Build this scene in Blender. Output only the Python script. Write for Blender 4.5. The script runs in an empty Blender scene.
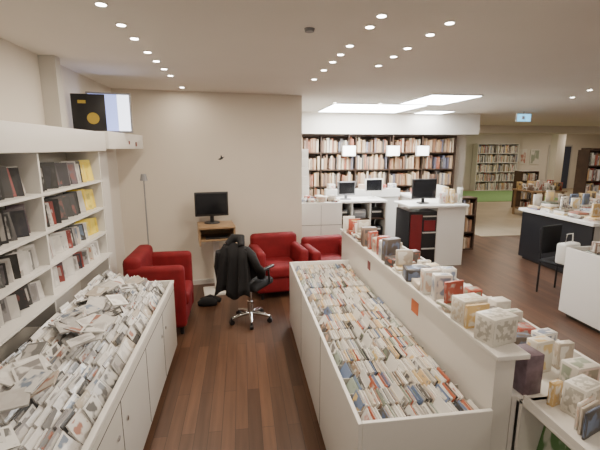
import bpy, bmesh, math, random
from mathutils import Matrix, Vector, Euler
random.seed(7)
R=random.random
def U(a,b): return a+(b-a)*random.random()

# ---------------------------------------------------------------- materials
def base_mat(name):
    m=bpy.data.materials.new(name); m.use_nodes=True
    nt=m.node_tree; b=nt.nodes['Principled BSDF']
    return m,nt,b
def M(name,col,rough=0.5,metal=0.0,var=0.06,scale=6.0,bump=0.0,spec=0.5):
    m,nt,b=base_mat(name)
    tc=nt.nodes.new('ShaderNodeTexCoord'); n=nt.nodes.new('ShaderNodeTexNoise')
    n.inputs['Scale'].default_value=scale; n.inputs['Detail'].default_value=3
    nt.links.new(tc.outputs['Object'],n.inputs['Vector'])
    r=nt.nodes.new('ShaderNodeValToRGB')
    lo=[max(0,c*(1-var)) for c in col]; hi=[min(1,c*(1+var)) for c in col]
    r.color_ramp.elements[0].position=.3; r.color_ramp.elements[1].position=.7
    r.color_ramp.elements[0].color=(*lo,1); r.color_ramp.elements[1].color=(*hi,1)
    nt.links.new(n.outputs['Fac'],r.inputs['Fac']); nt.links.new(r.outputs['Color'],b.inputs['Base Color'])
    b.inputs['Roughness'].default_value=rough; b.inputs['Metallic'].default_value=metal
    b.inputs['Specular IOR Level'].default_value=spec
    if bump>0:
        bp=nt.nodes.new('ShaderNodeBump'); bp.inputs['Strength'].default_value=bump
        nt.links.new(n.outputs['Fac'],bp.inputs['Height']); nt.links.new(bp.outputs['Normal'],b.inputs['Normal'])
    return m
def EM(name,col,strength):
    m,nt,b=base_mat(name)
    b.inputs['Base Color'].default_value=(*col,1)
    b.inputs['Emission Color'].default_value=(*col,1); b.inputs['Emission Strength'].default_value=strength
    return m
PICT=[(.07,.07,.08),(.80,.77,.72),(.45,.12,.08),(.16,.22,.36),(.72,.52,.20),(.35,.34,.33),(.86,.84,.80),(.62,.40,.28),(.12,.11,.11),(.55,.53,.50),(.24,.30,.22),(.74,.70,.64)]
def ramp(nt,cols,inp):
    r=nt.nodes.new('ShaderNodeValToRGB'); r.color_ramp.interpolation='CONSTANT'
    e=r.color_ramp.elements
    while len(e)<len(cols): e.new(0.5)
    for i,c in enumerate(cols):
        e[i].position=i/len(cols); e[i].color=(*c,1)
    nt.links.new(inp,r.inputs['Fac']); return r.outputs['Color']
def RAND(name,cols,rough=0.35,pic=0.8,pcols=PICT,scale=2.2):
    """each mesh island (case / book / box) gets its own base colour and its own printed cover, laid out in the UVs of its faces"""
    m,nt,b=base_mat(name); N=nt.nodes.new; L=nt.links.new
    g=N('ShaderNodeNewGeometry'); rnd=g.outputs['Random Per Island']
    A=ramp(nt,cols,rnd)
    wn=N('ShaderNodeTexWhiteNoise'); wn.noise_dimensions='1D'; L(rnd,wn.inputs['W'])
    P=ramp(nt,pcols,wn.outputs['Value'])
    uv=N('ShaderNodeUVMap'); uv.uv_map='UVMap'
    no=N('ShaderNodeTexNoise'); no.noise_dimensions='4D'; no.inputs['Scale'].default_value=scale; no.inputs['Detail'].default_value=1.5
    mu=N('ShaderNodeMath'); mu.operation='MULTIPLY'; mu.inputs[1].default_value=90; L(rnd,mu.inputs[0])
    L(uv.outputs[0],no.inputs['Vector']); L(mu.outputs[0],no.inputs['W'])
    mr=N('ShaderNodeMapRange'); mr.inputs['From Min'].default_value=.46; mr.inputs['From Max'].default_value=.54
    L(no.outputs['Fac'],mr.inputs['Value'])
    sp=N('ShaderNodeSeparateXYZ'); L(uv.outputs[0],sp.inputs[0])
    prev=mr.outputs[0]
    for ax in (0,1):
        c=N('ShaderNodeMath'); c.operation='COMPARE'; c.inputs[1].default_value=.5; c.inputs[2].default_value=.41
        L(sp.outputs[ax],c.inputs[0])
        k=N('ShaderNodeMath'); k.operation='MULTIPLY'; L(prev,k.inputs[0]); L(c.outputs[0],k.inputs[1]); prev=k.outputs[0]
    k=N('ShaderNodeMath'); k.operation='MULTIPLY'; k.inputs[1].default_value=pic; L(prev,k.inputs[0])
    mx=N('ShaderNodeMix'); mx.data_type='RGBA'
    L(k.outputs[0],mx.inputs[0]); L(A,mx.inputs[6]); L(P,mx.inputs[7])
    L(mx.outputs[2],b.inputs['Base Color'])
    b.inputs['Roughness'].default_value=rough
    return m

wall_m=M('wall_paint',(.70,.64,.55),.8,var=.02,scale=1.5)
wall_w=M('wall_paint_white',(.72,.67,.60),.8,var=.02,scale=1.5)
ceil_m=M('ceiling_paint',(.76,.72,.66),.85,var=.02,scale=1.2)
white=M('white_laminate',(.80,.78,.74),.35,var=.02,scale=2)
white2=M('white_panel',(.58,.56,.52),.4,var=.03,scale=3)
seam=M('dark_seam',(.05,.045,.04),.7)
black=M('black_plastic',(.012,.012,.014),.35)
blackcloth=M('black_cloth',(.010,.010,.012),.9,bump=.3,scale=60)
red=M('red_upholstery',(.18,.010,.014),.7,var=.15,scale=9,bump=.05,spec=.25)
redp=M('red_panel',(.18,.012,.016),.4)
wood=M('light_wood',(.34,.22,.12),.45,var=.15,scale=5)
dwood=M('dark_wood',(.07,.04,.025),.5,var=.2,scale=5)
chrome=M('chrome',(.6,.6,.6),.2,metal=1)
grey=M('grey_plastic',(.25,.25,.26),.5)
navy=M('navy_door',(.05,.06,.10),.5)
orange=M('orange_label',(.65,.16,.05),.5)
yellow=M('yellow_print',(.42,.30,.04),.5)
purple=M('mauve_box',(.17,.12,.15),.5,var=.25,scale=25)
greenmat=M('green_carpet',(.20,.34,.13),.95,var=.1,scale=20)
green=RAND('green_covers',[(.10,.22,.08),(.16,.28,.12),(.07,.12,.06)],.4,.6)
cover=RAND('printed_box',[(.82,.79,.73),(.78,.75,.68)],.4,.7,[(.35,.33,.28),(.55,.45,.3),(.3,.4,.25)],5)
CD=[(.80,.78,.74),(.62,.60,.57),(.85,.83,.78),(.18,.17,.16),(.70,.64,.54),(.48,.45,.42),(.80,.78,.74),(.06,.06,.06),(.46,.14,.08),(.66,.64,.62),(.76,.58,.33),(.16,.22,.36),(.76,.74,.70),(.40,.30,.22),(.81,.79,.75),(.34,.40,.34)]
cds=RAND('disc_cases',CD,.35,.9)
CL=[(.80,.79,.77),(.56,.55,.54),(.84,.83,.81),(.24,.24,.24),(.70,.68,.64),(.46,.45,.44),(.78,.77,.76),(.08,.08,.08),(.66,.65,.64),(.34,.33,.34),(.80,.79,.77),(.72,.71,.69),(.80,.80,.79),(.60,.59,.57),(.56,.50,.43)]
PL=[(.45,.44,.43),(.80,.78,.76),(.10,.10,.10),(.62,.60,.58),(.26,.25,.25),(.70,.69,.67),(.40,.17,.12),(.84,.83,.81),(.18,.24,.34),(.55,.53,.51),(.85,.84,.82),(.36,.34,.32)]
cds_l=RAND('disc_cases_pale',CL,.25,.9,PL)
mags=RAND('magazine_covers',[(.02,.02,.022),(.035,.03,.04),(.50,.48,.46),(.018,.018,.018),(.035,.03,.03),(.11,.08,.10),(.025,.025,.035),(.15,.13,.14),(.02,.02,.02),(.24,.04,.035),(.02,.02,.025)],.4,.6,[(.04,.04,.04),(.03,.03,.035),(.5,.48,.46),(.22,.05,.04),(.05,.05,.05),(.2,.18,.2)])
yel=RAND('yellow_covers',[(.85,.62,.03),(.80,.66,.08),(.86,.70,.05),(.80,.60,.04)],.4,.5,[(.80,.76,.4),(.85,.65,.1),(.25,.22,.05)])
books=RAND('book_spines',[(.34,.17,.09),(.55,.38,.24),(.18,.09,.06),(.66,.54,.38),(.30,.20,.12),(.38,.13,.07),(.09,.08,.075),(.48,.29,.14),(.66,.58,.46),(.22,.13,.09),(.15,.15,.20),(.42,.25,.13)],.6,.3,[(.3,.16,.08),(.6,.45,.28),(.12,.09,.07),(.7,.62,.5)])
goods=RAND('boxed_goods',[(.82,.79,.72),(.55,.48,.40),(.26,.18,.14),(.80,.77,.72),(.42,.09,.06),(.07,.065,.065),(.72,.68,.62),(.18,.22,.32),(.78,.74,.66),(.12,.10,.09),(.82,.80,.76),(.66,.46,.20)],.4,.85)
art=RAND('wall_poster_print',[(.60,.66,.62),(.75,.72,.66),(.3,.38,.36)],.5,.8)
lamp_e=EM('downlight_glow',(1,.92,.80),32)
panel_e=EM('ceiling_glow',(.93,.98,1),24)
sign_e=EM('lit_sign',(.97,.97,.92),4.0)
exit_e=EM('exit_sign_glow',(.15,.55,.85),2.2)
scr_b=EM('screen_blue',(.36,.45,.95),1.6)
scr_w=EM('screen_pale',(.80,.85,1.0),3.0)
scr_d=M('screen_dark',(.01,.01,.012),.15)

def floor_mat():
    m,nt,b=base_mat('wood_floor')
    tc=nt.nodes.new('ShaderNodeTexCoord'); mp=nt.nodes.new('ShaderNodeMapping')
    mp.inputs['Rotation'].default_value=(0,0,math.pi/2)
    nt.links.new(tc.outputs['Object'],mp.inputs['Vector'])
    br=nt.nodes.new('ShaderNodeTexBrick'); br.offset=.37
    br.inputs['Scale'].default_value=1; br.inputs['Brick Width'].default_value=1.3; br.inputs['Row Height'].default_value=.095
    br.inputs['Mortar Size'].default_value=.002; br.inputs['Mortar Smooth'].default_value=.3
    br.inputs['Color1'].default_value=(.064,.032,.019,1); br.inputs['Color2'].default_value=(.118,.059,.034,1); br.inputs['Mortar'].default_value=(.028,.015,.010,1)
    nt.links.new(mp.outputs[0],br.inputs['Vector'])
    mp2=nt.nodes.new('ShaderNodeMapping'); mp2.inputs['Scale'].default_value=(28,1.5,1)
    nt.links.new(tc.outputs['Object'],mp2.inputs['Vector'])
    n=nt.nodes.new('ShaderNodeTexNoise'); n.inputs['Scale'].default_value=1; n.inputs['Detail'].default_value=4
    nt.links.new(mp2.outputs[0],n.inputs['Vector'])
    mr=nt.nodes.new('ShaderNodeMapRange'); mr.inputs['To Min'].default_value=.5; mr.inputs['To Max'].default_value=1.5
    nt.links.new(n.outputs['Fac'],mr.inputs['Value'])
    mx=nt.nodes.new('ShaderNodeMix'); mx.data_type='RGBA'; mx.blend_type='MULTIPLY'; mx.inputs[0].default_value=1
    nt.links.new(br.outputs['Color'],mx.inputs[6]); nt.links.new(mr.outputs[0],mx.inputs[7])
    nt.links.new(mx.outputs[2],b.inputs['Base Color'])
    b.inputs['Roughness'].default_value=.38
    return m
floor_m=floor_mat()
tile_m=M('beige_floor',(.44,.36,.25),.5,var=.08,scale=2)

# ---------------------------------------------------------------- builder
class B:
    def __init__(s): s.v=[];s.f=[];s.mi=[];s.sm=[];s.mats=[]
    def _m(s,m):
        if m not in s.mats: s.mats.append(m)
        return s.mats.index(m)
    def add(s,vs,fs,m,smooth=False):
        o=len(s.v); i=s._m(m)
        s.v+= [tuple(p) for p in vs]
        for f in fs:
            s.f.append([o+k for k in f]); s.mi.append(i); s.sm.append(smooth)
    def box(s,x0,x1,y0,y1,z0,z1,m,bev=0,mat=None,seg=3):
        vs=[Vector((x,y,z)) for x in (x0,x1) for y in (y0,y1) for z in (z0,z1)]
        fs=[(0,1,3,2),(4,6,7,5),(0,4,5,1),(2,3,7,6),(0,2,6,4),(1,5,7,3)]
        sm=False
        if bev>0:
            bm=bmesh.new(); bv=[bm.verts.new(p) for p in vs]
            for f in fs: bm.faces.new([bv[k] for k in f])
            bmesh.ops.bevel(bm,geom=list(bm.edges),offset=bev,segments=seg,profile=.5,affect='EDGES')
            bm.verts.index_update()
            vs=[v.co.copy() for v in bm.verts]; fs=[[v.index for v in f.verts] for f in bm.faces]; bm.free(); sm=True
        if mat is not None: vs=[mat@p for p in vs]
        s.add(vs,fs,m,sm)
    def card(s,c,sx,sy,sz,rot,m):
        mt=Matrix.Translation(c)@Euler(rot).to_matrix().to_4x4()
        s.box(-sx/2,sx/2,-sy/2,sy/2,0,sz,m,mat=mt)
    def tube(s,pts,rad,m,seg=12,cap=True,flat=1.0):
        pts=[Vector(p) for p in pts]
        if not hasattr(rad,'__len__'): rad=[rad]*len(pts)
        vs=[];fs=[]
        for i,p in enumerate(pts):
            d=(pts[min(i+1,len(pts)-1)]-pts[max(i-1,0)]).normalized()
            a=Vector((0,0,1)) if abs(d.z)<.9 else Vector((1,0,0))
            u=d.cross(a).normalized(); w=d.cross(u).normalized()
            for k in range(seg):
                t=2*math.pi*k/seg
                vs.append(p+u*math.cos(t)*rad[i]+w*math.sin(t)*rad[i]*flat)
        for i in range(len(pts)-1):
            for k in range(seg):
                fs.append((i*seg+k,i*seg+(k+1)%seg,(i+1)*seg+(k+1)%seg,(i+1)*seg+k))
        if cap:
            fs.append(list(range(seg))[::-1]); fs.append([(len(pts)-1)*seg+k for k in range(seg)])
        s.add(vs,fs,m,True)
    def obj(s,name,loc=(0,0,0),rz=0,parent=None):
        me=bpy.data.meshes.new(name); me.from_pydata(s.v,[],s.f)
        for m in s.mats: me.materials.append(m)
        uvl=me.uv_layers.new(name='UVMap'); Q=((0,0),(1,0),(1,1),(0,1))
        for p,i,sm in zip(me.polygons,s.mi,s.sm):
            p.material_index=i; p.use_smooth=sm
            if p.loop_total==4:
                for k,li in enumerate(p.loop_indices): uvl.data[li].uv=Q[k]
        bm=bmesh.new(); bm.from_mesh(me); bmesh.ops.recalc_face_normals(bm,faces=bm.faces); bm.to_mesh(me); bm.free()
        o=bpy.data.objects.new(name,me); bpy.context.collection.objects.link(o)
        o.location=loc; o.rotation_euler=(0,0,rz)
        if parent: o.parent=parent
        try:
            if any(s.sm): me.set_sharp_from_angle(angle=math.radians(50))
        except Exception: pass
        return o
def simple(name,x0,x1,y0,y1,z0,z1,m,bev=0):
    b=B(); cx,cy,cz=(x0+x1)/2,(y0+y1)/2,z0
    b.box(x0-cx,x1-cx,y0-cy,y1-cy,0,z1-z0,m,bev); return b.obj(name,(cx,cy,cz))

CH=2.76
# ---------------------------------------------------------------- room shell
b=B(); b.box(-1.8,19.2,-3,18.2,-.1,0,floor_m); b.obj('floor')
b=B(); b.box(5.41,19,8.9,18,0.0,.006,tile_m); b.box(5.41,7.2,8.3,8.9,0,.006,tile_m); b.obj('floor_tiles')
b=B(); b.box(7.6,12.6,13.8,17.4,.006,.02,greenmat,.005); b.obj('green_carpet_mat')
simple('ceiling',-1.8,19.2,-3,18.2,CH,CH+.1,ceil_m)
simple('wall_left',-1.8,-1.65,-3,6.0,0,CH,wall_w)
ang=math.atan2(.38,2.55)
b=B(); b.box(-.1,2.59,0,.15,0,CH,wall_m); b.obj('wall_back',(-1.65,5.72,0),ang)
simple('wall_return',.76,.88,6.2,9.2,0,CH,wall_m)
simple('wall_bookshelves',.76,5.4,9.2,9.35,0,CH,wall_m)
simple('wall_corridor',5.3,5.4,9.35,18,0,CH,wall_m)
simple('wall_far',5.3,19,18,18.15,0,CH,wall_w)
simple('wall_right',19,19.15,-3,18,0,CH,wall_m)
simple('trim_bulkhead',5.4,19,13,13.5,2.5,CH,wall_w)
simple('trim_column',14.0,14.4,16.4,16.8,.006,CH,wall_w,.01)
simple('trim_soffit',.88,5.4,8.7,9.2,2.30,CH,wall_w)
b=B(); b.box(0.05,2.5,-.018,0,0,.07,white2); b.obj('baseboard_back',(-1.65,5.72,0),ang)
simple('trim_pilaster',-1.65,-1.52,3.80,3.90,2.16,CH,white2)
simple('trim_pilaster_lower',-1.65,-1.5,4.62,4.85,0,1.96,white)

b=B()
b.box(-1.65,-1.30,-.5,4.2,1.97,2.15,white,.006)
b.box(-1.65,-1.27,4.2,5.60,1.99,2.16,white,.006)
b.box(-1.268,-1.262,5.2,5.24,2.02,2.07,redp); b.box(-1.268,-1.262,4.9,4.93,2.04,2.08,redp)
b.obj('wall_canopy')
b=B()
b.box(-.15,.15,-.012,.012,0,.36,black,.004)
vs=[(0.035+.055*math.cos(t*math.pi/12),-.014,.13+.055*math.sin(t*math.pi/12)) for t in range(24)]
b.add(vs,[list(range(24))],yellow)
b.box(-.09,-.02,-.014,-.012,.27,.30,yellow)
b.box(-.02,.02,.01,.09,0,.01,black)
b.obj('framed_poster',(-1.46,4.30,2.155),.15)
b=B()
b.box(-.22,.22,-.02,.03,0,.42,grey,.006); b.box(-.20,.08,-.022,-.02,.02,.40,scr_b); b.box(.08,.20,-.022,-.02,.02,.40,scr_w)
b.obj('illuminated_sign_box',(-1.40,4.75,2.165),.25)

# ---------------------------------------------------------------- left shelf unit
b=B()
Y0,Y1=.3,4.10
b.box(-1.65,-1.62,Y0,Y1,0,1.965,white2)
for z in (1.70,1.44,1.20,.98):
    b.box(-1.62,-1.33 if z>1 else -1.30,Y0,Y1,z-.02,z,white)
for y in (Y0,1.6,2.9,Y1-.025):
    b.box(-1.62,-1.335,y,y+.022,0 if y in (Y0,Y1-.025) else .75,1.965,white)
b.obj('white_shelf_unit')
b=B()
for z,h in ((1.701,.20),(1.441,.20),(1.201,.16),(.981,.15)):
    y=Y0+.12
    while y<Y1-.09:
        if any(abs(y-k)<.06 for k in (1.6,2.9)): y+=.03; continue
        yl = y>Y1-.34 and z>1.1
        pale = z<1.3 and not yl and R()<.8
        w=U(.11,.15); h2=h*U(.82,1.0)
        b.card((-1.43+U(-.02,.02),y,z),w,.008,h2,(math.radians(-U(6,18)),0,math.radians(U(44,62))),yel if yl else (cds_l if pale else mags))
        y+=U(.034,.055) if R()<.9 else U(.09,.12)
b.obj('shelved_magazines')

# ---------------------------------------------------------------- left counter
b=B()
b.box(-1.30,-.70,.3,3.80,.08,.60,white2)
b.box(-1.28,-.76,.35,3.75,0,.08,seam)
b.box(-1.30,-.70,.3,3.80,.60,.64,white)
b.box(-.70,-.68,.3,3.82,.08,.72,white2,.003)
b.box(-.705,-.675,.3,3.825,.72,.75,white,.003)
b.box(-1.30,-.70,3.80,3.82,.08,.75,white)
for y in [.3+.585*i for i in range(1,6)]:
    b.box(-.6815,-.6785,y-.003,y+.003,.10,.66,seam)
b.box(-.6815,-.6785,.3,3.82,.66,.665,seam)
for i in range(6):
    y=.3+.585*i+ (.50 if i%2==0 else .08)
    b.tube([(-.679,y,.5),(-.672,y,.5)],.014,chrome,12)
b.obj('display_counter')
b=B()
y=.42
while y<3.74:
    x=-.735
    while x>-1.22:
        rise=max(0,(-x-.74))*.30
        if R()<.98:
            b.card((x,y+U(-.008,.008),.645+rise+U(-.005,.015)),.008,.130,.122,(U(-.05,.05),math.radians(-U(24,42)),U(-.09,.09)),cds_l)
        x-=U(.014,.027)
    y+=.137
for i in range(50):
    b.card((U(-1.18,-.9),U(.6,3.5),.875+U(-.0,.03)),.135,.12,.011,(U(-.35,.35),U(-.45,.1),U(0,3)),cds_l)
b.obj('compact_disc_stock')

# ---------------------------------------------------------------- central bin + partition
b=B()
x0,x1,y0,y1=.50,1.175,1.58,4.28
b.box(x0,x0+.022,y0,y1,.05,.75,white,.003)
b.box(x0+.022,x1,y0,y0+.022,.05,.75,white,.003)
b.box(x0+.022,x1,y1-.022,y1,.05,.75,white,.003)
b.box(x0+.022,x1,y0+.022,y1-.022,.58,.60,white2)
b.box(x0+.05,x1-.01,y0+.05,y1-.05,0,.05,seam)
for y in (2.48,3.38): b.box(x0-.0015,x0+.001,y-.002,y+.002,.06,.74,seam)
for i in range(1,18): b.box(x0+.022,x1,y0+.022+i*.1475-.002,y0+.022+i*.1475+.002,.60,.69,white2)
b.obj('compact_disc_bin')
b=B()
for i in range(18):
    y=y0+.022+(i+.5)*.1475
    x=x0+.032
    lean=U(22,32)
    while x<x1-.085:
        if R()<.08: lean=U(20,38); x+=.02
        if R()<.98:
            sz=.122*U(.96,1.04)
            b.card((x,y+U(-.004,.004),.604),.0085,.132,sz,(0,math.radians(lean+U(-2,2)),U(-.03,.03)),cds)
        x+=U(.010,.020)
    if R()<.8: b.card((x0+U(.1,.45),y,.604),.003,.135,.160,(0,.4,0),white)
b.obj('compact_disc_rows')
b=B()
b.box(1.178,1.28,1.60,4.60,0,1.02,white)
b.box(1.155,1.325,1.56,4.62,1.02,1.045,white,.003)
b.box(1.1745,1.178,2.45,2.56,.86,.95,orange)
b.box(1.1745,1.178,3.5,3.58,.86,.94,redp)
b.obj('partition_ledge')
b=B()
b.box(1.31,1.82,.7,4.60,.78,.80,white,.003)
b.box(1.31,1.82,.7,4.60,.38,.40,white)
b.box(1.285,1.31,1.60,4.60,.0,.80,white)
b.box(1.31,1.82,.7,4.60,.06,.09,white)
b.box(1.82,1.84,.7,4.60,0,.88,white)
b.box(1.55,1.57,.72,4.58,.09,.78,white2)
for y in (.7,1.56,2.4,3.4,4.58): b.box(1.31,1.82,y,y+.02,0,.80,white)
b.box(1.31,1.325,.72,1.56,.80,.835,white)
b.obj('low_display_shelving')
b=B()
y=.80
while y<1.50:
    for zz,hh in ((.401,.3),(.091,.25)):
        b.card((1.40,y,zz),.012+R()*.01,U(.12,.16),hh*U(.85,1),(0,math.radians(10),math.radians(U(-8,8))),green if R()<.5 else mags)
    y+=.17
b.obj('shelved_books')

def pile(b,x,y,z,w,d,h,rz,m,lean=0):
    mt=Matrix.Translation((x,y,z))@Euler((lean,0,rz)).to_matrix().to_4x4()
    b.box(-w/2,w/2,-d/2,d/2,0,h,m,.002,mt,1)
b=B()
z=1.046
pile(b,1.245,1.72,z,.16,.12,.14,.25,cover); pile(b,1.235,1.95,z,.15,.11,.14,.15,cover)
pile(b,1.235,1.87,z,.14,.02,.13,.1,goods)
y=2.12
while y<4.55:
    k=R()
    if k<.3:
        n=random.randint(1,4)
        for i in range(n): pile(b,1.24+U(-.01,.01),y,z+i*.022,.14,.13,.021,U(-.3,.3),goods)
        pile(b,1.24,y,z+n*.022+.0,.13,.02,.13,U(-.2,.3),goods,-.05); y+=U(.15,.18)
    elif k<.85:
        pile(b,1.24+U(-.02,.02),y,z,U(.10,.15),U(.02,.08),U(.13,.22),U(-.2,.4),goods); y+=U(.08,.13)
    else:
        pile(b,1.24,y,z,.14,.14,U(.04,.09),U(-.2,.2),goods); y+=U(.16,.2)
b.obj('boxed_sets_on_ledge')
b=B(); z=.801
pile(b,1.385,1.66,z,.10,.12,.21,.1,purple); pile(b,1.44,1.52,z,.06,.03,.12,.3,goods)
pile(b,1.52,1.45,z,.14,.10,.15,.3,cover); pile(b,1.60,1.28,z,.15,.1,.15,.2,cover)
pile(b,1.66,1.62,z,.14,.10,.14,.1,goods); pile(b,1.72,1.45,z,.13,.10,.15,.1,goods); pile(b,1.45,1.05,z,.13,.08,.13,-.1,goods)
for i,yy in enumerate((1.37,1.34,1.31)): pile(b,1.46-.01*i,yy,z,.13,.012,.125,.35,goods)
y=1.80
while y<4.5:
    for x in (1.43,1.58,1.73):
        pile(b,x+U(-.01,.01),y+U(-.02,.02),z,U(.09,.13),U(.02,.1),U(.05,.19),U(-.2,.2),goods)
    y+=U(.12,.16)
b.obj('boxed_sets_on_shelf')

# ---------------------------------------------------------------- red seating
def armchair(name,loc,rz,w=.72,d=.72,h=.80,arm=.58):
    b=B(); aw=.13
    b.box(-w/2+aw*.6,w/2-aw*.6,-d/2+.03,d/2-.03,.09,.30,red,.03)
    b.box(-w/2+aw,w/2-aw,-d/2,d/2-.16,.29,.45,red,.05,seg=4)
    b.box(-w/2+.02,w/2-.02,d/2-.18,d/2,.09,h,red,.06,seg=4)
    for s_ in (-1,1):
        xa=s_*(w/2-aw/2)
        b.box(xa-aw/2,xa+aw/2,-d/2+.02,d/2-.02,.09,arm,red,.05,seg=4)
        for yy in (-d/2+.08,d/2-.08): b.tube([(s_*(w/2-.08),yy,0),(s_*(w/2-.08),yy,.1)],[.018,.025],black,10)
    return b.obj(name,loc,rz)
armchair('red_armchair',(-.93,4.52,0),math.radians(90),.74,.64,.88,.78)
armchair('red_armchair',(.47,5.42,0),ang,.72,.7,.79,.66)
armchair('red_armchair',(1.22,5.52,0),ang,.70,.7,.70,.62)

b=B()
b.tube([(0,0,0),(0,0,.02),(0,0,.03)],[.13,.13,.03],grey,24)
b.tube([(0,0,.03),(0,0,1.6),(.0,-.0,1.63)],.009,grey,10)
b.tube([(0,0,1.61),(0,0,1.69)],[.045,.03],grey,16)
b.obj('floor_lamp',(-1.18,5.10,0))

# ---------------------------------------------------------------- monitors, desk
def monitor(name,loc,rz,w=.44,h=.30,screen=None,frame=black,stand=.12):
    b=B()
    b.box(-w/2,w/2,-.02,.02,stand,stand+h,frame,.008)
    b.box(-w/2+.02,w/2-.02,-.0225,-.0195,stand+.03,stand+h-.02,screen or scr_d)
    b.box(-.12,.12,.02,.05,stand+.06,stand+h-.06,frame,.01)
    b.box(-.025,.025,.01,.035,.01,stand+.1,frame)
    b.tube([(0,.02,0),(0,.02,.015)],[.11,.10],frame,24)
    return b.obj(name,loc,rz)
b=B()
b.box(-.24,.24,-.24,.22,.95,.98,wood,.004)
b.box(-.22,.22,-.20,.20,.78,.80,wood,.004)
b.box(-.24,-.215,-.2,.2,.72,.95,wood); b.box(.215,.24,-.2,.2,.72,.95,wood)
b.box(-.22,.22,.18,.2,.72,.95,wood)
b.box(-.04,.04,.06,.12,.05,.78,white)
b.box(-.2,.2,-.16,.18,0,.03,white,.005); b.box(-.03,.03,-.02,.15,.03,.06,white)
b.box(-.15,.15,-.16,-.02,.80,.82,black,.004)
b.obj('listening_station_desk',(-.37,5.50,0),ang)
monitor('computer_monitor',(-.42,5.55,.981),ang+.0,.45,.33,stand=.10)
b=B()
b.tube([(-.12,0,.03),(-.05,0,.05),(.05,.0,.05),(.12,0,.03)],[.03,.06,.06,.03],blackcloth,12)
b.tube([(-.1,.12,.03),(.02,.14,.05),(.16,.1,.03)],[.03,.05,.03],blackcloth,12)
b.obj('crumpled_bag',(-.48,5.0,0))
b=B()
vs=[(-.05,0,-.02),(-.01,0,0),(.0,0,.045),(.02,0,.01),(.05,0,.02),(.02,0,-.015),(-.01,0,-.03)]
b.add(vs+[(x,.003,z_) for x,_,z_ in vs],[(0,1,6),(1,2,3),(1,3,5,6),(3,4,5),(7,13,8),(8,10,9),(8,13,12,10),(10,12,11)],black)
b.obj('bird_wall_decal',(-.287,5.918,1.86),ang)

# ---------------------------------------------------------------- office chair + jacket
b=B()
for k in range(5):
    a=k*2*math.pi/5+.3
    c,s_=math.cos(a),math.sin(a)
    b.tube([(0,0,.11),(c*.12,s_*.12,.10),(c*.23,s_*.23,.075)],[.028,.022,.016],chrome,10)
    b.tube([(c*.23-.02*s_,s_*.23+.02*c,.03),(c*.23+.02*s_,s_*.23-.02*c,.03)],.03,black,14)
    b.tube([(c*.23,s_*.23,.05),(c*.23,s_*.23,.085)],.012,black,8)
b.tube([(0,0,.09),(0,0,.25),(0,0,.251),(0,0,.42)],[.035,.035,.022,.022],chrome,14)
b.box(-.1,.1,-.1,.1,.41,.45,black,.01)
b.box(-.21,.21,-.21,.20,.44,.52,blackcloth,.035,seg=4)
b.box(-.03,.03,-.25,-.20,.42,.62,black,.01)
mt=Matrix.Translation((0,-.23,.56))@Euler((math.radians(8),0,0)).to_matrix().to_4x4()
b.box(-.16,.16,-.03,.03,0,.38,blackcloth,.028,mt,4)
for s_ in (-1,1):
    b.tube([(s_*.20,.05,.46),(s_*.23,.05,.50),(s_*.23,.03,.66)],.012,black,8)
    b.box(s_*.23-.022,s_*.23+.022,-.10,.14,.66,.69,black,.01)
CR=math.radians(-34)
ch=b.obj('office_chair',(.06,4.45,0),CR)
b=B()
prof=[(-.14,.58),(-.15,.66),(-.16,.76),(-.18,.86),(-.215,.96),(-.265,.995),(-.315,.95),(-.33,.84),(-.335,.72),(-.34,.60),(-.35,.50),(-.355,.43)]
nu=22; vs=[];fs=[]
for j,(yy,zz) in enumerate(prof):
    q=j/(len(prof)-1)
    for i in range(nu+1):
        u=i/nu*2-1
        wd=.165+.06*(abs(q-.45)*1.6)
        fold=.022*math.sin(u*9+q*3)+.014*math.sin(u*17+1+q*5)
        amp=min(1,abs(q-.45)*2.5)
        shoulder=-.05*abs(u)**3*(1-amp)
        side=(-1 if q>.45 else 1)
        vs.append((u*wd,yy+fold*amp*side,zz+shoulder-.04*amp*math.sin(u*5+q)))
for j in range(len(prof)-1):
    for i in range(nu):
        a=j*(nu+1)+i; fs.append((a,a+1,a+nu+2,a+nu+1))
b.add(vs,fs,blackcloth,True)
b.tube([(-.13,-.26,.95),(-.19,-.28,.88),(-.215,-.29,.72),(-.22,-.26,.58),(-.20,-.28,.46)],[.045,.06,.052,.048,.045],blackcloth,14,flat=.75)
b.tube([(.13,-.26,.95),(.19,-.24,.87),(.22,-.20,.74),(.20,-.08,.66),(.14,.02,.56)],[.045,.06,.052,.048,.045],blackcloth,14,flat=.75)
b.tube([(-.09,-.28,.98),(-.05,-.22,1.04),(.04,-.22,1.045),(.09,-.28,.98)],[.03,.045,.045,.03],blackcloth,12)
j=b.obj('draped_jacket')
sd=j.modifiers.new('thick','SOLIDIFY'); sd.thickness=.012; sd.offset=0
j.parent=ch; j.matrix_parent_inverse=Matrix.Identity(4); j.location=(0,0,0); j.rotation_euler=(0,0,0)

# ---------------------------------------------------------------- back white cabinet and rack
b=B()
b.box(.92,1.62,6.35,6.75,0,1.12,white,.004)
for z_ in (.38,.75): b.box(.93,1.61,6.347,6.352,z_,z_+.006,seam)
b.box(1.268,1.272,6.347,6.352,.05,1.08,seam)
b.obj('white_cabinet')
b=B()
for i in range(30):
    pile(b,U(.99,1.55),U(6.42,6.68),1.121,.10,.14,U(.01,.10),U(-.5,.5),goods)
b.obj('leaflet_stacks')
b=B()
for i in range(5):
    zz=1.2+i*.16
    b.box(.90,1.18,7.0+i*.03,7.25,zz-.02,zz+.14,white,.004)
b.box(.90,1.18,7.0,7.25,0,1.18,white)
b.obj('stepped_brochure_rack')

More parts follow.
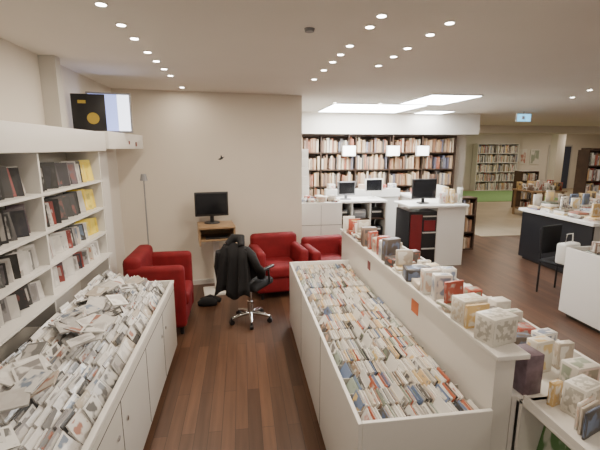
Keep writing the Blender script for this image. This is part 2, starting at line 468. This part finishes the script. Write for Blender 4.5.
def bookcase(name,x0,x1,y0,y1,z0,z1,rows,frame,fill,bay=.9,face=-1):
    b=B(); t=.025
    b.box(x0,x1,y1-t,y1,z0,z1,frame)
    n=max(1,round((x1-x0)/bay))
    for i in range(n+1):
        x=x0+(x1-x0-t)*i/n; b.box(x,x+t,y0,y1-t,z0,z1,frame)
    hs=(z1-z0-t)/rows
    for r in range(rows+1):
        b.box(x0+t,x1-t,y0,y1-t,z0+r*hs,z0+r*hs+t,frame)
    for r in range(rows):
        zz=z0+r*hs+t+.001
        for i in range(n):
            x=x0+(x1-x0-t)*i/n+t+.004; xe=x0+(x1-x0-t)*(i+1)/n-.004
            while x<xe-.05:
                w=U(.018,.05); h=(hs-t)*U(.62,.93)
                if R()<.90: b.box(x,x+w-.001,y0+U(.01,.04),y1-t-.01,zz,zz+h,fill)
                x+=w
    return b.obj(name)
bookcase('bookcase',.95,4.95,8.85,9.18,0,2.28,6,dwood,books,.8)
b=B()
for x in (2.36,3.38,4.08):
    b.box(x-.15,x+.15,8.72,8.80,1.82,2.05,white,.006); b.box(x-.135,x+.135,8.716,8.721,1.835,2.035,sign_e)
    b.box(x-.01,x+.01,8.75,8.78,2.05,2.30,dwood)
b.obj('illuminated_shelf_signs')

# ---------------------------------------------------------------- checkout
b=B()
b.box(1.64,2.68,7.1,7.75,1.0,1.04,white,.004)
for x in (1.64,2.0,2.35,2.655): b.box(x,x+.025,7.12,7.7,0,1.0,white2)
for zz in (.35,.68): b.box(1.66,2.65,7.15,7.7,zz,zz+.02,dwood)
b.box(1.66,2.65,7.7,7.73,0,1.0,black)
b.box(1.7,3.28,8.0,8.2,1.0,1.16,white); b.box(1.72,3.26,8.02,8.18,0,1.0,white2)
b.box(2.72,3.78,6.2,6.9,1.02,1.06,white,.004)
b.box(3.25,3.74,6.24,6.88,0,1.02,white)
b.box(2.76,3.25,6.27,6.86,0,.95,black)
b.box(2.78,2.98,6.25,6.275,.10,.90,redp)
for zz in (.3,.58,.86): b.box(3.0,3.24,6.25,6.275,zz,zz+.02,white2)
b.box(3.02,3.22,6.255,6.272,.62,.80,redp)
b.box(3.30,3.78,6.9,8.2,1.02,1.06,white); b.box(3.34,3.74,6.9,8.16,0,1.02,white)
b.box(3.72,3.78,7.0,7.6,1.06,1.30,white2)
b.obj('checkout_counter')
monitor('computer_monitor',(1.95,7.35,1.041),.2,.36,.26,scr_d,grey,.08)
monitor('computer_monitor',(2.52,7.45,1.041),.1,.36,.26,scr_d,white,.12)
monitor('computer_monitor',(3.10,6.50,1.061),.1,.46,.34,scr_d,black,.08)
b=B()
for i in range(5): pile(b,3.4+.08*i,6.42+.05*(i%2),1.061,.07,.12,U(.1,.28),U(-.4,.4),goods)
b.obj('counter_merchandise')
b=B()
for i in range(7): pile(b,1.82+.22*i,8.1,1.161,.14,.12,U(.05,.15),U(-.3,.3),goods)
b.obj('counter_merchandise')
b=B()
for i in range(6): pile(b,3.55,7.1+.16*i,1.061,.12,.1,U(.08,.24),U(-.3,.3),goods)
b.obj('counter_merchandise')
b=B()
for x,zz in ((1.84,.701),(2.18,.701),(2.51,.701),(1.84,.371),(2.18,.371),(2.51,.371)):
    b.box(x-.13,x+.13,7.2,7.5,zz,zz+.16,black if (x*10)%2<1.2 else grey,.015); b.box(x-.09,x+.09,7.195,7.21,zz+.10,zz+.13,white2)
b.obj('office_printers')
bookcase('wooden_magazine_rack',4.10,4.55,7.2,7.5,0,1.05,3,dwood,books,.5)

# ---------------------------------------------------------------- right side
b=B()
b.box(3.78,3.80,1.5,4.1,.06,.85,white,.003); b.box(3.80,4.9,4.08,4.1,.06,.85,white); b.box(3.80,4.9,1.5,1.52,.06,.85,white)
b.box(4.88,4.9,1.52,4.08,.06,.85,white); b.box(3.80,4.88,1.52,4.08,.68,.70,white2); b.box(3.84,4.86,1.56,4.04,0,.06,seam)
for y in (2.4,3.25): b.box(3.777,3.781,y-.002,y+.002,.1,.8,seam)
b.obj('display_bin')
b=B()
y=1.62
while y<4.0:
    x=3.84
    while x<4.8:
        b.card((x,y,.703),.0095,.14,.13,(0,math.radians(U(14,30)),0),cds); x+=U(.014,.03)
    y+=.165
for i in range(24): pile(b,U(3.90,4.4),1.7+i*.097,.84,.16,.08,U(.08,.22),U(-.3,.3),goods)
b.obj('compact_disc_rows')
b=B()
b.box(5.0,6.8,5.0,6.6,.88,.93,white,.005)
b.box(5.05,5.08,5.05,6.55,.05,.88,black); b.box(5.08,6.7,5.05,5.08,.05,.88,white2)
b.box(5.08,6.7,6.52,6.55,.05,.88,white2); b.box(6.7,6.73,5.05,6.55,.05,.88,white2)
b.box(5.1,6.68,5.1,6.5,0,.05,seam)
b.obj('display_table')
b=B()
for i in range(5):
    for k in range(7):
        n=random.randint(1,4)
        for q in range(n): pile(b,5.17+k*.24,5.16+i*.30,.931+q*.032,.17,.22,.031,U(-.15,.15),goods)
        if R()<.5: pile(b,5.17+k*.24,5.16+i*.30,.931+n*.032,.15,.03,.2,U(-.3,.3),goods)
b.obj('book_stacks')
b=B()
for sx in (-.2,.2):
    b.tube([(sx,-.2,0),(sx,-.2,.45)],.014,black,8); b.tube([(sx,.2,0),(sx,.2,.45),(sx,.24,.9)],.014,black,8)
b.box(-.22,.22,-.22,.22,.44,.48,blackcloth,.015); b.box(-.21,.21,.20,.235,.55,.94,blackcloth,.012)
b.obj('black_chair',(4.34,4.72,0),.3)
b=B()
b.box(-.16,.16,-.07,.07,0,.28,white,.03,seg=3)
b.tube([(-.08,0,.26),(-.06,0,.40),(.06,0,.40),(.08,0,.26)],.008,white2,8)
b.obj('shopping_bag',(4.29,4.62,.481),.3)
bookcase('tall_bookcase',8.6,9.2,9.0,9.35,.006,1.95,5,dwood,goods,.6)
bookcase('tall_bookcase',10.4,11.3,10.8,11.2,.006,2.0,5,dwood,books,.9)
bookcase('tall_bookcase',11.9,12.9,10.8,11.2,.006,2.1,5,dwood,books,.9)
bookcase('wooden_display_rack',9.1,9.7,12.0,12.4,.006,1.25,4,dwood,goods,.6)
bookcase('white_bookcase',10.9,13.0,17.55,17.95,.006,2.2,5,white,goods,1.0)
b=B()
for x in (13.25,13.95): b.box(x,x+.5,17.97,17.995,1.2,1.95,art,.003)
b.obj('wall_posters')
def mtable(x,y,z):
    b=B()
    b.box(-.55,.55,-.45,.45,.74,.78,wood,.005)
    for sx in (-.5,.45):
        for sy in (-.4,.35): b.box(sx,sx+.05,sy,sy+.05,0,.74,wood)
    b.box(-.45,.45,-.36,.36,.2,.23,wood)
    for i in range(8):
        for sy in (-.25,0,.25): pile(b,-.42+.12*i,sy+U(-.06,.06),.781,.11,.16,U(.05,.3),U(-.3,.3),goods)
    b.obj('merchandise_table',(x,y,z))
mtable(8.7,10.7,.006); mtable(8.0,7.7,0); mtable(10.1,9.3,.006)
b=B()
b.box(14.9,16.2,17.96,17.995,.0,2.15,white2); b.box(15.0,16.1,17.93,17.965,.01,2.07,navy)
b.tube([(15.12,17.93,1.0),(15.12,17.90,1.0),(15.24,17.90,1.0)],.012,chrome,8)
b.obj('door_1')
def exit_sign(x,y):
    b=B(); b.box(-.17,.17,-.02,.02,0,.17,white,.004); b.box(-.155,.155,-.0225,-.02,.012,.158,exit_e)
    b.box(-.05,.02,-.024,-.0225,.05,.12,white)
    b.tube([(0,0,.17),(0,0,.215)],.008,chrome,8); b.obj('exit_sign',(x,y,CH-.215))
exit_sign(5.95,8.0); exit_sign(8.60,8.6)

# ---------------------------------------------------------------- ceiling lights
def downlight(x,y,e=14,vis=True):
    b=B()
    b.tube([(0,0,0),(0,0,-.008)],[.036,.033],white,20)
    b.tube([(0,0,-.008),(0,0,-.0095)],[.026,.026],lamp_e,16)
    b.obj('downlight',(x,y,CH))
    l=bpy.data.lights.new('downlight_lamp','AREA'); l.shape='DISK'; l.size=.09; l.energy=e*.68; l.color=(1,.86,.69)
    o=bpy.data.objects.new('downlight_lamp',l); bpy.context.collection.objects.link(o); o.location=(x,y,CH-.02)
for y in (2.45,2.82,3.14,3.55,3.89,4.25,4.62,5.47): downlight(-.72,y,6)
for y in (2.42,2.64,3.12,3.41,3.70,4.09,4.63): downlight(.83,y,10)
for y in (2.49,2.75,3.13,3.42,3.80): downlight(1.29,y,10)
for x,y in ((5.0,5.67),(4.6,4.94),(5.3,5.2)): downlight(x,y,11)
for x,y in ((-.72,.8),(.8,.6),(.8,-.8),(3,1),(4.5,2),(2.8,-.8),(-.7,-.8)): downlight(x,y,10)  # rows continued behind camera; extra mid and right lamps added out of view
for x,y in ((8,7),(8,11),(11,10),(11,14),(15,12),(15,16),(12,16),(8.5,15),(13,7)): downlight(x,y,42)  # extra lamps added to light the right and far area, built as downlights
for x,y in ((1.6,6.9),(2.4,6.9)): downlight(x,y,14)
def glow_panel(x0,x1,y0,y1,e):  # bright reflected glow on the ceiling, built as emissive panels with added lamps
    b=B(); cx,cy=(x0+x1)/2,(y0+y1)/2; w,d=(x1-x0)/2,(y1-y0)/2
    b.box(-w,w,-d,d,-.02,0,white); b.box(-w+.02,w-.02,-d+.02,d-.02,-.024,-.02,panel_e); b.obj('ceiling_glow_panel',(cx,cy,CH))
    l=bpy.data.lights.new('panel_lamp','AREA'); l.shape='RECTANGLE'; l.size=2*w; l.size_y=2*d; l.energy=e; l.color=(.95,.97,1)
    o=bpy.data.objects.new('panel_lamp',l); bpy.context.collection.objects.link(o); o.location=(cx,cy,CH-.04)
glow_panel(1.6,3.3,6.95,8.5,30)
glow_panel(2.7,3.5,5.6,6.8,14)
glow_panel(3.75,4.4,8.0,8.6,8)
b=B(); b.tube([(0,0,0),(0,0,-.02)],[.035,.03],grey,16); b.obj('smoke_detector',(.46,2.75,CH))

# ---------------------------------------------------------------- world + camera
w=bpy.data.worlds.new('World'); bpy.context.scene.world=w; w.use_nodes=True
bg=w.node_tree.nodes['Background']; bg.inputs[0].default_value=(1,.90,.79,1); bg.inputs[1].default_value=.45
cam=bpy.data.cameras.new('Camera'); cam.lens=24; cam.sensor_width=36; cam.clip_end=100
co=bpy.data.objects.new('Camera',cam); bpy.context.collection.objects.link(co)
co.location=(0,0,2.0); co.rotation_euler=(math.radians(90-10.9),0,math.radians(-8.24))
bpy.context.scene.camera=co
vs_=bpy.context.scene.view_settings
vs_.exposure=0.0
